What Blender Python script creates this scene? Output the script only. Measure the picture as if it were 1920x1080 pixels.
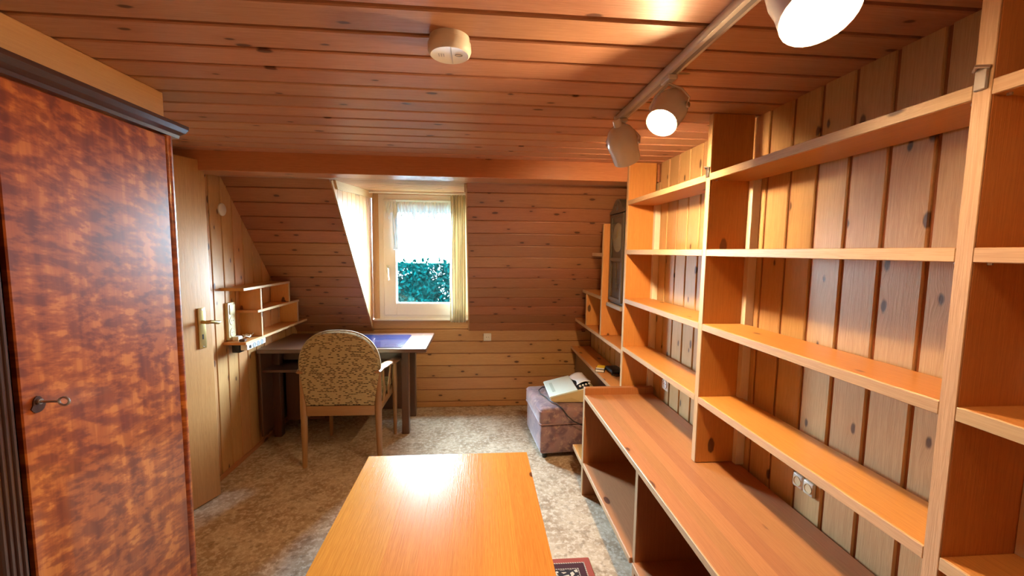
import bpy, bmesh, math, random
from mathutils import Vector, Matrix, Quaternion
random.seed(7)
for o in list(bpy.data.objects): bpy.data.objects.remove(o, do_unlink=True)
S = bpy.context.scene
C = S.collection

# ------------------------------------------------------------------ camera
cam = bpy.data.cameras.new('camera'); camo = bpy.data.objects.new('camera', cam); C.objects.link(camo)
cam.sensor_width = 36.0; cam.lens = 36.0 * 774.0 / 1920.0; cam.clip_start = 0.02
RM = ((0.9966484587272506, -0.005491497955472544, -0.08161919606808768),
      (-0.08079944988973997, 0.08977716654415552, -0.992678955788234),
      (0.012778834614756495, 0.9959467374400641, 0.08903256465125946))
camo.matrix_world = Matrix.Translation((0, 0, 1.48)) @ Matrix(RM).to_4x4()
S.camera = camo

# ------------------------------------------------------------------ sky, daylight, exposure
DAY = 185.0
BULB = (1600.0, 1500.0, 170.0)      # far, middle and near spot lamp
world = bpy.data.worlds.new('sky'); S.world = world; world.use_nodes = True
wn = world.node_tree.nodes; wb = wn['Background']
wb.inputs[0].default_value = (0.66, 0.84, 1.0, 1); wb.inputs[1].default_value = DAY
S.view_settings.view_transform = 'Standard'; S.view_settings.look = 'None'
S.view_settings.gamma = 1.0; S.view_settings.use_curve_mapping = False
S.view_settings.exposure = 0.12
S.cycles.use_denoising = True
S.cycles.max_bounces = 14; S.cycles.diffuse_bounces = 8; S.cycles.glossy_bounces = 5
S.cycles.transparent_max_bounces = 12
S.cycles.sample_clamp_indirect = 6.0
S.cycles.caustics_reflective = False; S.cycles.caustics_refractive = False
# portal: guides the sampling of the sky through the window, gives off no light itself
pl = bpy.data.lights.new('window_portal', 'AREA'); pl.shape = 'RECTANGLE'; pl.size = 0.92; pl.size_y = 1.16
pl.cycles.is_portal = True
po = bpy.data.objects.new('window_portal', pl); C.objects.link(po)
po.location = (-0.47, 3.98, 1.41); po.rotation_euler = (math.radians(-90), 0, 0)

# ------------------------------------------------------------------ materials
MATS = {}
def newmat(name):
    m = bpy.data.materials.new(name); m.use_nodes = True
    nt = m.node_tree; b = nt.nodes['Principled BSDF']
    return m, nt, b
def link(nt, a, b): nt.links.new(a, b)
def mth(nt, op, a, b=None, c=None, clamp=False):
    n = nt.nodes.new('ShaderNodeMath'); n.operation = op; n.use_clamp = clamp
    for i, v in enumerate((a, b, c)):
        if v is None: continue
        if isinstance(v, (int, float)): n.inputs[i].default_value = v
        else: nt.links.new(v, n.inputs[i])
    return n.outputs[0]
def mix(nt, f, a, b):
    n = nt.nodes.new('ShaderNodeMix'); n.data_type = 'RGBA'
    for i, v in ((0, f), (6, a), (7, b)):
        if isinstance(v, (int, float)): n.inputs[i].default_value = v
        elif isinstance(v, tuple): n.inputs[i].default_value = (*v[:3], 1)
        else: nt.links.new(v, n.inputs[i])
    return n.outputs[2]
def ramp(nt, f, lo, hi):
    n = nt.nodes.new('ShaderNodeMapRange'); n.interpolation_type = 'SMOOTHSTEP'
    nt.links.new(f, n.inputs[0]); n.inputs[1].default_value = lo; n.inputs[2].default_value = hi
    return n.outputs[0]
def comb(nt, x, y, z):
    n = nt.nodes.new('ShaderNodeCombineXYZ')
    for i, v in enumerate((x, y, z)):
        if isinstance(v, (int, float)): n.inputs[i].default_value = v
        else: nt.links.new(v, n.inputs[i])
    return n.outputs[0]
def noise(nt, vec, scale, detail=2.0, rough=0.5):
    n = nt.nodes.new('ShaderNodeTexNoise'); nt.links.new(vec, n.inputs['Vector'])
    n.inputs['Scale'].default_value = scale; n.inputs['Detail'].default_value = detail
    n.inputs['Roughness'].default_value = rough
    return n.outputs[0]
def objxyz(nt, shift=True):
    tc = nt.nodes.new('ShaderNodeTexCoord'); sp = nt.nodes.new('ShaderNodeSeparateXYZ')
    nt.links.new(tc.outputs['Object'], sp.inputs[0])
    x, y, z = sp.outputs
    oi = nt.nodes.new('ShaderNodeObjectInfo'); r = oi.outputs['Random']
    return x, y, z, r
def bump(nt, b, h, s, d=0.002):
    n = nt.nodes.new('ShaderNodeBump'); n.inputs['Strength'].default_value = s; n.inputs['Distance'].default_value = d
    nt.links.new(h, n.inputs['Height']); nt.links.new(n.outputs[0], b.inputs['Normal'])

def wood(name, axis, base, dark, knot=(0.075, 0.025, 0.013), kdens=0.55, rough=0.42, coat=0.25, vary=0.22, grain=0.55, spec=0.4, crough=0.28):
    key = (name, axis)
    if key in MATS: return MATS[key]
    m, nt, b = newmat(name + '_' + axis)
    x, y, z, r = objxyz(nt)
    a, p, q = {'x': (x, y, z), 'y': (y, x, z), 'z': (z, x, y)}[axis]   # along the grain, then the two across
    off = mth(nt, 'MULTIPLY', r, 61.7)
    al = mth(nt, 'ADD', a, off)
    # knots: oval cells, on the board face
    kv = comb(nt, mth(nt, 'MULTIPLY', al, 4.2), mth(nt, 'MULTIPLY', mth(nt, 'ADD', p, off), 9.5), mth(nt, 'MULTIPLY', q, 9.5) if knot_3d(name) else 0.0)
    vo = nt.nodes.new('ShaderNodeTexVoronoi'); vo.voronoi_dimensions = '3D' if knot_3d(name) else '2D'
    nt.links.new(kv, vo.inputs['Vector']); vo.inputs['Scale'].default_value = 1.0
    sc = nt.nodes.new('ShaderNodeSeparateColor'); nt.links.new(vo.outputs['Color'], sc.inputs[0])
    on = mth(nt, 'LESS_THAN', sc.outputs[0], kdens)
    size = mth(nt, 'MULTIPLY_ADD', sc.outputs[1], 0.05, 0.075 if knot_3d(name) else 0.024)
    wob = mth(nt, 'MULTIPLY', mth(nt, 'SUBTRACT', noise(nt, kv, 9.0, 1.0), 0.5), 0.05)
    dist = mth(nt, 'ADD', vo.outputs['Distance'], wob)
    kn = mth(nt, 'MULTIPLY', on, mth(nt, 'SUBTRACT', 1.0, ramp_v(nt, dist, size, 0.035)))
    halo = mth(nt, 'MULTIPLY', on, mth(nt, 'SUBTRACT', 1.0, ramp(nt, dist, 0.0, 0.30)))
    # grain lines bend round the knots
    bend = mth(nt, 'MULTIPLY', halo, 0.010)
    gp = mth(nt, 'ADD', mth(nt, 'ADD', p, bend), mth(nt, 'MULTIPLY', r, 3.1))
    gv = comb(nt, mth(nt, 'MULTIPLY', al, 1.1), mth(nt, 'MULTIPLY', gp, 26.0), mth(nt, 'MULTIPLY', q, 26.0))
    g1 = noise(nt, gv, 2.2, 3.0, 0.6)
    gv2 = comb(nt, mth(nt, 'MULTIPLY', al, 2.5), mth(nt, 'MULTIPLY', gp, 150.0), mth(nt, 'MULTIPLY', q, 150.0))
    g2 = noise(nt, gv2, 1.5, 2.0, 0.5)
    rings = mth(nt, 'ABSOLUTE', mth(nt, 'SINE', mth(nt, 'MULTIPLY', g1, 34.0)))
    g = mth(nt, 'ADD', mth(nt, 'MULTIPLY', mth(nt, 'POWER', rings, 2.0), 0.5), mth(nt, 'MULTIPLY', ramp(nt, g2, 0.3, 0.75), 0.5))
    col = mix(nt, mth(nt, 'MULTIPLY', g, grain), base, dark)
    col = mix(nt, mth(nt, 'MULTIPLY', halo, 0.35), col, dark)
    col = mix(nt, mth(nt, 'MULTIPLY', kn, 0.9), col, knot)
    # each board its own depth of colour
    hs = nt.nodes.new('ShaderNodeHueSaturation'); nt.links.new(col, hs.inputs['Color'])
    nt.links.new(mth(nt, 'MULTIPLY_ADD', r, vary, 1.0 - vary * 0.5), hs.inputs['Value'])
    nt.links.new(mth(nt, 'MULTIPLY_ADD', mth(nt, 'FRACT', mth(nt, 'MULTIPLY', r, 7.3)), 0.014, 0.493), hs.inputs['Hue'])
    nt.links.new(hs.outputs[0], b.inputs['Base Color'])
    b.inputs['Roughness'].default_value = rough; b.inputs['Specular IOR Level'].default_value = spec
    b.inputs['Coat Weight'].default_value = coat; b.inputs['Coat Roughness'].default_value = crough
    bump(nt, b, mth(nt, 'ADD', g, mth(nt, 'MULTIPLY', kn, -0.6)), 0.16, 0.0012)
    MATS[key] = m
    return m
def knot_3d(name): return not name.startswith('clad')
def ramp_v(nt, f, lo, w):
    # smooth step from lo to lo + w, lo a socket
    return mth(nt, 'DIVIDE', mth(nt, 'SUBTRACT', f, lo), w, clamp=True)

WOODS = {
    'clad_wall':   dict(base=(0.56, 0.32, 0.135), dark=(0.36, 0.165, 0.06), kdens=0.68),
    'clad_right':  dict(base=(0.58, 0.40, 0.20), dark=(0.40, 0.24, 0.10), kdens=0.6, knot=(0.06, 0.028, 0.018)),
    'clad_ceil':   dict(base=(0.53, 0.295, 0.19), dark=(0.35, 0.165, 0.095), kdens=0.5, rough=0.45, coat=0.22, crough=0.40, spec=0.25),
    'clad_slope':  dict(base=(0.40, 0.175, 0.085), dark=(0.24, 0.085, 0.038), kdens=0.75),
    'shelf_pine':  dict(base=(0.63, 0.295, 0.083), dark=(0.43, 0.165, 0.04), kdens=0.55, rough=0.40, grain=0.5, vary=0.16),
    'stain_shade_pine':  dict(base=(0.40, 0.165, 0.055), dark=(0.26, 0.09, 0.028), kdens=0.5, rough=0.45, grain=0.5, vary=0.12),  # redder stained pine, darkened so its colour also carries the sideboard interior's shade
    'edge_pine':   dict(base=(0.58, 0.39, 0.22), dark=(0.42, 0.26, 0.13), kdens=0.1, grain=0.6, coat=0.1),
    'batten':      dict(base=(0.88, 0.84, 0.74), dark=(0.78, 0.72, 0.60), kdens=0.05),
    'top_pine':    dict(base=(0.45, 0.225, 0.10), dark=(0.32, 0.135, 0.055), kdens=0.35, rough=0.5, coat=0.12, vary=0.20, grain=0.5),
    'table_wood':  dict(base=(0.62, 0.27, 0.048), dark=(0.47, 0.175, 0.028), kdens=0.06, rough=0.26, coat=0.0, spec=0.05, vary=0.14, grain=0.8),
    'beam_wood':   dict(base=(0.48, 0.225, 0.095), dark=(0.32, 0.125, 0.045), kdens=0.5, rough=0.38),
    'soffit_pine': dict(base=(0.62, 0.37, 0.165), dark=(0.48, 0.25, 0.10), kdens=0.5, rough=0.45, grain=0.4),
    'door_wood':   dict(base=(0.47, 0.245, 0.092), dark=(0.33, 0.15, 0.05), kdens=0.0, rough=0.42, grain=0.7, vary=0.05),
    'groove_wood': dict(base=(0.30, 0.12, 0.05), dark=(0.20, 0.07, 0.03), kdens=0.0, rough=0.5),
    'desk_wood':   dict(base=(0.115, 0.050, 0.030), dark=(0.06, 0.025, 0.016), kdens=0.0, rough=0.30, coat=0.6),
    'chair_wood':  dict(base=(0.34, 0.19, 0.085), dark=(0.25, 0.125, 0.05), kdens=0.0, rough=0.40),
    'clock_wood':  dict(base=(0.085, 0.062, 0.045), dark=(0.05, 0.036, 0.026), kdens=0.0, rough=0.40),
    'dark_wood':   dict(base=(0.055, 0.022, 0.017), dark=(0.030, 0.012, 0.010), kdens=0.0, rough=0.25, coat=0.8),
}
def W(name, axis): return wood(name, axis, **WOODS[name])

def plain(name, col, rough=0.5, metal=0.0, coat=0.0, **kw):
    if name in MATS: return MATS[name]
    m, nt, b = newmat(name)
    b.inputs['Base Color'].default_value = (*col, 1); b.inputs['Roughness'].default_value = rough
    b.inputs['Metallic'].default_value = metal; b.inputs['Coat Weight'].default_value = coat
    # faint mottling so that no surface is a dead flat colour
    x, y, z, r = objxyz(nt)
    n = noise(nt, comb(nt, x, y, z), 40.0, 3.0)
    c = mix(nt, mth(nt, 'MULTIPLY', n, 0.25), tuple(col), tuple(v * 0.8 for v in col))
    nt.links.new(c, b.inputs['Base Color'])
    MATS[name] = m
    return m
WHITE = plain('white_plastic', (0.78, 0.76, 0.70), 0.35)
WPAINT = plain('white_paint', (0.86, 0.86, 0.84), 0.4)
ENAMEL = plain('white_enamel', (0.70, 0.69, 0.66), 0.25, coat=0.6)
CREAM = plain('cream_plastic', (0.66, 0.58, 0.36), 0.4)
FAXCREAM = plain('fax_cream', (0.60, 0.50, 0.27), 0.45)
FAXLID = plain('fax_lid', (0.70, 0.82, 0.76), 0.35)
BLACK = plain('black_plastic', (0.012, 0.012, 0.013), 0.4)
DARK = plain('dark_void', (0.01, 0.008, 0.007), 0.8)
BRASS = plain('brass', (0.62, 0.47, 0.20), 0.32, 0.9)
STEEL = plain('steel', (0.55, 0.54, 0.52), 0.3, 1.0)
YELLOW = plain('yellow_card', (0.85, 0.62, 0.03), 0.5)
PAPER = plain('paper', (0.80, 0.82, 0.84), 0.6)
GREYPRINT = plain('grey_print', (0.25, 0.26, 0.28), 0.6)
BLOTTER = plain('blotter_blue', (0.015, 0.022, 0.07), 0.16, coat=0.6)
DIAL = plain('dial', (0.42, 0.36, 0.26), 0.45)

def mat_carpet():
    m, nt, b = newmat('carpet')
    tc = nt.nodes.new('ShaderNodeTexCoord'); v = tc.outputs['Object']
    n1 = noise(nt, v, 7.0, 5.0, 0.65); n2 = noise(nt, v, 38.0, 4.0, 0.7); n3 = noise(nt, v, 240.0, 2.0)
    c = mix(nt, ramp(nt, n1, 0.35, 0.65), (0.50, 0.40, 0.28), (0.33, 0.23, 0.14))
    c = mix(nt, mth(nt, 'MULTIPLY', ramp(nt, n2, 0.46, 0.62), 0.75), c, (0.64, 0.56, 0.44))
    c = mix(nt, mth(nt, 'MULTIPLY', ramp(nt, n2, 0.50, 0.36), 0.0), c, (0.2, 0.14, 0.08))
    dk = noise(nt, v, 26.0, 3.0, 0.6)
    c = mix(nt, mth(nt, 'MULTIPLY', ramp(nt, dk, 0.54, 0.66), 0.55), c, (0.20, 0.135, 0.075))
    nt.links.new(c, b.inputs['Base Color']); b.inputs['Roughness'].default_value = 0.92
    b.inputs['Sheen Weight'].default_value = 0.15
    bump(nt, b, mth(nt, 'ADD', n3, n2), 0.35, 0.004)
    return m
CARPET = mat_carpet()

def mat_veneer():
    # figured mahogany: cross-grain flame over a fine upright grain, polished
    m, nt, b = newmat('figured_mahogany')
    x, y, z, r = objxyz(nt)
    warp = noise(nt, comb(nt, x, y, z), 3.2, 2.0)
    fl = noise(nt, comb(nt, 0.0, mth(nt, 'ADD', mth(nt, 'MULTIPLY', y, 13.0), mth(nt, 'MULTIPLY', warp, 2.0)),
                        mth(nt, 'MULTIPLY', mth(nt, 'ADD', z, mth(nt, 'MULTIPLY', y, 0.16)), 31.0)), 1.0, 3.5, 0.6)
    st = noise(nt, comb(nt, 0.0, mth(nt, 'MULTIPLY', y, 22.0), mth(nt, 'MULTIPLY', z, 2.5)), 1.0, 3.0, 0.55)
    gr = noise(nt, comb(nt, 0.0, mth(nt, 'MULTIPLY', y, 300.0), mth(nt, 'MULTIPLY', z, 9.0)), 1.0, 2.0)
    f = mth(nt, 'ADD', mth(nt, 'MULTIPLY', ramp(nt, fl, 0.40, 0.60), 0.62), mth(nt, 'MULTIPLY', ramp(nt, st, 0.3, 0.7), 0.38))
    c = mix(nt, f, (0.15, 0.020, 0.006), (0.52, 0.135, 0.022))
    c = mix(nt, mth(nt, 'MULTIPLY', ramp(nt, f, 0.72, 1.0), 0.6), c, (0.68, 0.25, 0.045))
    c = mix(nt, mth(nt, 'MULTIPLY', gr, 0.28), c, (0.06, 0.010, 0.005))
    nt.links.new(c, b.inputs['Base Color'])
    b.inputs['Roughness'].default_value = 0.35; b.inputs['Coat Weight'].default_value = 0.6; b.inputs['Coat Roughness'].default_value = 0.07
    return m
VENEER = mat_veneer()

def mat_dashes():
    # woven upholstery: beige with short dark dashes in rows
    m, nt, b = newmat('dash_fabric')
    x, y, z, r = objxyz(nt)
    wv = noise(nt, comb(nt, x, y, z), 7.0, 2.0)
    zz = mth(nt, 'ADD', mth(nt, 'MULTIPLY', mth(nt, 'ADD', z, mth(nt, 'MULTIPLY', y, 1.0)), 105.0), mth(nt, 'MULTIPLY', wv, 0.25))
    row = mth(nt, 'FLOOR', zz); fz = mth(nt, 'FRACT', zz)
    wr = nt.nodes.new('ShaderNodeTexWhiteNoise'); wr.noise_dimensions = '1D'; nt.links.new(row, wr.inputs['W'])
    xx = mth(nt, 'ADD', mth(nt, 'MULTIPLY', x, 58.0), mth(nt, 'MULTIPLY', wr.outputs['Value'], 17.0))
    cell = mth(nt, 'FLOOR', xx)
    wc = nt.nodes.new('ShaderNodeTexWhiteNoise'); wc.noise_dimensions = '2D'; nt.links.new(comb(nt, cell, row, 0.0), wc.inputs['Vector'])
    cl = noise(nt, comb(nt, mth(nt, 'MULTIPLY', x, 0.6), 0.0, z), 26.0, 1.0)
    on = mth(nt, 'GREATER_THAN', mth(nt, 'ADD', wc.outputs['Value'], mth(nt, 'MULTIPLY', cl, 0.8)), 0.99)
    lim = mth(nt, 'MULTIPLY', mth(nt, 'GREATER_THAN', fz, 0.22), mth(nt, 'LESS_THAN', fz, 0.72))
    gap = mth(nt, 'GREATER_THAN', mth(nt, 'FRACT', xx), 0.1)
    f = mth(nt, 'MULTIPLY', mth(nt, 'MULTIPLY', on, lim), gap)
    tone = mix(nt, ramp(nt, wc.outputs['Value'], 0.5, 1.0), (0.10, 0.055, 0.025), (0.028, 0.018, 0.012))
    c = mix(nt, f, mix(nt, noise(nt, comb(nt, x, y, z), 90.0, 2.0), (0.46, 0.37, 0.20), (0.36, 0.28, 0.145)), tone)
    nt.links.new(c, b.inputs['Base Color']); b.inputs['Roughness'].default_value = 0.9
    bump(nt, b, noise(nt, comb(nt, x, y, z), 600.0, 1.0), 0.3, 0.001)
    return m
DASH = mat_dashes()

def mat_floral():
    m, nt, b = newmat('floral_velour')
    x, y, z, r = objxyz(nt)
    v = comb(nt, x, y, z)
    n1 = noise(nt, v, 13.0, 3.0, 0.55); n2 = noise(nt, v, 30.0, 3.0, 0.6)
    vo = nt.nodes.new('ShaderNodeTexVoronoi'); vo.feature = 'SMOOTH_F1'; vo.inputs['Scale'].default_value = 11.0
    nt.links.new(v, vo.inputs['Vector'])
    c = mix(nt, ramp(nt, n1, 0.40, 0.60), (0.15, 0.090, 0.115), (0.27, 0.17, 0.18))
    c = mix(nt, mth(nt, 'MULTIPLY', ramp(nt, n2, 0.52, 0.66), 0.55), c, (0.42, 0.30, 0.24))
    c = mix(nt, mth(nt, 'MULTIPLY', ramp(nt, vo.outputs['Distance'], 0.28, 0.10), 0.5), c, (0.34, 0.17, 0.16))
    nt.links.new(c, b.inputs['Base Color']); b.inputs['Roughness'].default_value = 0.75
    b.inputs['Sheen Weight'].default_value = 1.0; b.inputs['Sheen Roughness'].default_value = 0.35
    b.inputs['Sheen Tint'].default_value = (0.9, 0.9, 1.0, 1)
    return m
FLORAL = mat_floral()

def mat_cloth(name, cols, trans, stripe=0.0):
    m, nt, b = newmat(name)
    x, y, z, r = objxyz(nt)
    if stripe:
        s = mth(nt, 'FRACT', mth(nt, 'MULTIPLY', x, stripe))
        c = mix(nt, mth(nt, 'GREATER_THAN', s, 0.72), cols[0], cols[1])
    else: c = mix(nt, noise(nt, comb(nt, x, y, z), 60.0, 2.0), cols[0], cols[1])
    nt.links.new(c, b.inputs['Base Color']); b.inputs['Roughness'].default_value = 0.85
    tl = nt.nodes.new('ShaderNodeBsdfTranslucent'); nt.links.new(c, tl.inputs[0])
    ms = nt.nodes.new('ShaderNodeMixShader'); ms.inputs[0].default_value = trans
    nt.links.new(b.outputs[0], ms.inputs[1]); nt.links.new(tl.outputs[0], ms.inputs[2])
    nt.links.new(ms.outputs[0], nt.nodes['Material Output'].inputs[0])
    return m, nt, ms
CURTAIN = mat_cloth('curtain_cloth', ((0.74, 0.68, 0.52), (0.50, 0.43, 0.29)), 0.20, 46.0)[0]
def mat_sheer():
    # dense gathered lace: white on the face, lets very little of the sky through
    m, nt, b = newmat('lace')
    x, y, z, r = objxyz(nt)
    n = noise(nt, comb(nt, mth(nt, 'MULTIPLY', x, 40.0), 0.0, mth(nt, 'MULTIPLY', z, 6.0)), 1.0, 2.0)
    b.inputs['Base Color'].default_value = (0.75, 0.80, 0.84, 1); b.inputs['Roughness'].default_value = 0.9
    tl = nt.nodes.new('ShaderNodeBsdfTranslucent')
    nt.links.new(mix(nt, ramp(nt, n, 0.35, 0.65), (0.0025, 0.006, 0.008), (0.009, 0.013, 0.0145)), tl.inputs[0])
    ad = nt.nodes.new('ShaderNodeAddShader'); nt.links.new(b.outputs[0], ad.inputs[0]); nt.links.new(tl.outputs[0], ad.inputs[1])
    nt.links.new(ad.outputs[0], nt.nodes['Material Output'].inputs[0])
    return m
SHEER = mat_sheer()
def mat_glass():
    m = bpy.data.materials.new('window_glass'); m.use_nodes = True; nt = m.node_tree; nt.nodes.clear()
    out = nt.nodes.new('ShaderNodeOutputMaterial'); tr = nt.nodes.new('ShaderNodeBsdfTransparent'); gl = nt.nodes.new('ShaderNodeBsdfGlossy')
    gl.inputs['Roughness'].default_value = 0.02; tr.inputs[0].default_value = (0.94, 0.97, 0.96, 1)
    lw = nt.nodes.new('ShaderNodeLayerWeight'); lw.inputs[0].default_value = 0.5      # facing = 1 - cos, the same from both sides
    fr = mth(nt, 'MULTIPLY_ADD', mth(nt, 'POWER', lw.outputs['Facing'], 5.0), 0.7, 0.03)
    ms = nt.nodes.new('ShaderNodeMixShader'); nt.links.new(fr, ms.inputs[0])
    nt.links.new(tr.outputs[0], ms.inputs[1]); nt.links.new(gl.outputs[0], ms.inputs[2]); nt.links.new(ms.outputs[0], out.inputs[0])
    return m
GLASS = mat_glass()
def mat_bulb(k):
    m = bpy.data.materials.new('lit_bulb'); m.use_nodes = True; nt = m.node_tree; nt.nodes.clear()
    out = nt.nodes.new('ShaderNodeOutputMaterial'); e = nt.nodes.new('ShaderNodeEmission')
    e.inputs[0].default_value = (1.0, 0.63, 0.31, 1); e.inputs[1].default_value = BULB[k]
    nt.links.new(e.outputs[0], out.inputs[0])
    return m
def mat_leaf():
    m, nt, b = newmat('hedge_leaf')
    x, y, z, r = objxyz(nt)
    n = noise(nt, comb(nt, x, y, z), 9.0, 3.0)
    c = mix(nt, ramp(nt, n, 0.35, 0.65), (0.00004, 0.0034, 0.0033), (0.00012, 0.0064, 0.0062))
    nt.links.new(c, b.inputs['Base Color']); b.inputs['Roughness'].default_value = 0.8
    b.inputs['Specular IOR Level'].default_value = 0.0
    return m
LEAF = mat_leaf()
BLOSSOM = plain('blossom', (0.012, 0.010, 0.010), 0.8)
LAWN = plain('lawn', (0.02, 0.05, 0.012), 0.9)
def mat_rug():
    m, nt, b = newmat('persian_rug')
    x, y, z, r = objxyz(nt)                      # object centre is the rug's centre
    dx = mth(nt, 'SUBTRACT', 0.47, mth(nt, 'ABSOLUTE', x)); dy = mth(nt, 'SUBTRACT', 0.72, mth(nt, 'ABSOLUTE', y))
    d = mth(nt, 'MINIMUM', dx, dy); s = mth(nt, 'ADD', x, y)
    def band(lo, hi): return mth(nt, 'MULTIPLY', mth(nt, 'GREATER_THAN', d, lo), mth(nt, 'LESS_THAN', d, hi))
    n = noise(nt, comb(nt, x, y, 0.0), 30.0, 2.0)
    v = nt.nodes.new('ShaderNodeTexVoronoi'); v.feature = 'DISTANCE_TO_EDGE'; v.inputs['Scale'].default_value = 26.0
    nt.links.new(comb(nt, mth(nt, 'ADD', x, mth(nt, 'MULTIPLY', n, 0.05)), y, 0.0), v.inputs['Vector'])
    red, mar, wh, bk = (0.30, 0.055, 0.035), (0.045, 0.006, 0.010), (0.55, 0.48, 0.38), (0.015, 0.010, 0.012)
    c = mix(nt, mth(nt, 'GREATER_THAN', d, 0.030), red, mar)
    dash = mth(nt, 'GREATER_THAN', mth(nt, 'FRACT', mth(nt, 'MULTIPLY', s, 90.0)), 0.35)
    c = mix(nt, mth(nt, 'MULTIPLY', band(0.030, 0.035), dash), c, wh)
    c = mix(nt, mth(nt, 'MULTIPLY', band(0.066, 0.070), dash), c, wh)
    motif = mix(nt, mth(nt, 'LESS_THAN', v.outputs[0], 0.13), wh, bk)
    c = mix(nt, band(0.074, 0.150), c, motif)
    field = mix(nt, mth(nt, 'LESS_THAN', v.outputs[0], 0.09), mar, red)
    c = mix(nt, mth(nt, 'GREATER_THAN', d, 0.158), c, field)
    nt.links.new(c, b.inputs['Base Color']); b.inputs['Roughness'].default_value = 0.95
    bump(nt, b, noise(nt, comb(nt, x, y, z), 500.0, 1.0), 0.4, 0.002)
    return m
RUG = mat_rug()

# ------------------------------------------------------------------ mesh helpers
ORG = {}
CBOX = {}
def cbox(sx, sy, sz, bv, seg=1):
    k = (round(sx, 4), round(sy, 4), round(sz, 4), bv, seg)
    if k not in CBOX:
        bm = bmesh.new(); bmesh.ops.create_cube(bm, size=1.0)
        bmesh.ops.scale(bm, vec=(sx, sy, sz), verts=bm.verts)
        if bv: bmesh.ops.bevel(bm, geom=bm.edges[:], offset=min(bv, min(sx, sy, sz) * 0.45), segments=seg, affect='EDGES', profile=0.5)
        bm.verts.index_update()
        CBOX[k] = ([v.co.copy() for v in bm.verts], [[v.index for v in f.verts] for f in bm.faces]); bm.free()
    return CBOX[k]
class MB:
    """collects shapes in the coordinates of the thing (world coordinates for unturned things) and links them as one mesh"""
    def __init__(s): s.v = []; s.f = []
    def add(s, vs, fs, M=None):
        n = len(s.v)
        s.v += [(M @ Vector(v)) if M else Vector(v) for v in vs]; s.f += [[i + n for i in f] for f in fs]; return s
    def box(s, x0, x1, y0, y1, z0, z1, bv=0.002, seg=1, M=None):
        vs, fs = cbox(x1 - x0, y1 - y0, z1 - z0, bv, seg)
        c = Vector(((x0 + x1) / 2, (y0 + y1) / 2, (z0 + z1) / 2))
        return s.add([v + c for v in vs], fs, M)
    def prism(s, poly, d, M=None):
        """poly in local xy, extruded over local z 0..d"""
        n = len(poly)
        vs = [(x, y, 0) for x, y in poly] + [(x, y, d) for x, y in poly]
        fs = [list(range(n))[::-1], list(range(n, 2 * n))] + [[i, (i + 1) % n, n + (i + 1) % n, n + i] for i in range(n)]
        return s.add(vs, fs, M)
    def lathe(s, prof, M=None, n=24):
        """profile of (radius, height) turned round local z"""
        vs, fs = [], []
        for r, h in prof:
            for i in range(n):
                a = 2 * math.pi * i / n; vs.append((r * math.cos(a), r * math.sin(a), h))
        for j in range(len(prof) - 1):
            for i in range(n):
                k = (i + 1) % n; fs.append([j * n + i, j * n + k, (j + 1) * n + k, (j + 1) * n + i])
        if prof[0][0] > 1e-6: fs.append(list(range(n))[::-1])
        if prof[-1][0] > 1e-6: fs.append([(len(prof) - 1) * n + i for i in range(n)])
        return s.add(vs, fs, M)
    def tube(s, pts, rad, n=8, sq=None):
        pts = [Vector(p) for p in pts]; rads = rad if isinstance(rad, (list, tuple)) else [rad] * len(pts)
        vs, fs = [], []; up = None
        for i, p in enumerate(pts):
            t = (pts[min(i + 1, len(pts) - 1)] - pts[max(i - 1, 0)]).normalized()
            if up is None:
                up = Vector((0, 0, 1)) if abs(t.z) < 0.9 else Vector((0, 1, 0))
            u = t.cross(up).normalized(); w = u.cross(t).normalized(); up = w
            for k in range(n):
                a = 2 * math.pi * (k + 0.5) / n
                r = rads[i]; cx, cy = math.cos(a), math.sin(a)
                if sq: vs.append(p + u * (cx * sq[0] * r) + w * (cy * sq[1] * r))
                else: vs.append(p + u * (cx * r) + w * (cy * r))
        for i in range(len(pts) - 1):
            for k in range(n):
                l = (k + 1) % n; fs.append([i * n + k, i * n + l, (i + 1) * n + l, (i + 1) * n + k])
        fs.append(list(range(n))[::-1]); fs.append([(len(pts) - 1) * n + k for k in range(n)])
        return s.add(vs, fs)
    def build(s, name, mat, parent=None, smooth=False, label=None, center=None):
        me = bpy.data.meshes.new(name)
        if center is None:
            lo = [min(v[i] for v in s.v) for i in range(3)]; hi = [max(v[i] for v in s.v) for i in range(3)]
            center = Vector([(a + b) / 2 for a, b in zip(lo, hi)])
        center = Vector(center)
        me.from_pydata([v - center for v in s.v], [], s.f); me.update()
        bm = bmesh.new(); bm.from_mesh(me); bmesh.ops.recalc_face_normals(bm, faces=bm.faces); bm.to_mesh(me); bm.free()
        me.materials.append(mat)
        if smooth:
            for p in me.polygons: p.use_smooth = True
            me.set_sharp_from_angle(angle=math.radians(38))
        o = bpy.data.objects.new(name, me); C.objects.link(o)
        po = ORG.get(parent, Vector((0, 0, 0)))
        o.parent = parent; o.location = center - po; ORG[o] = center
        if label: o['label'] = label
        return o
def tag(o, label, cat, group=None, kind=None):
    o['label'] = label; o['category'] = cat
    if group: o['group'] = group
    if kind: o['kind'] = kind
    return o
def thing(name, label, cat, loc=(0, 0, 0), rotz=0.0, group=None):
    o = bpy.data.objects.new(name, None); C.objects.link(o); o.empty_display_size = 0.05
    o.location = loc; o.rotation_euler = (0, 0, rotz)
    ORG[o] = Vector((0, 0, 0)) if rotz else Vector(loc)       # turned things: parts in their own coordinates
    return tag(o, label, cat, group)
def bx(name, x0, x1, y0, y1, z0, z1, mat, parent=None, bv=0.002, seg=1, smooth=False, label=None):
    return MB().box(x0, x1, y0, y1, z0, z1, bv, seg).build(name, mat, parent, smooth, label)
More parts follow.
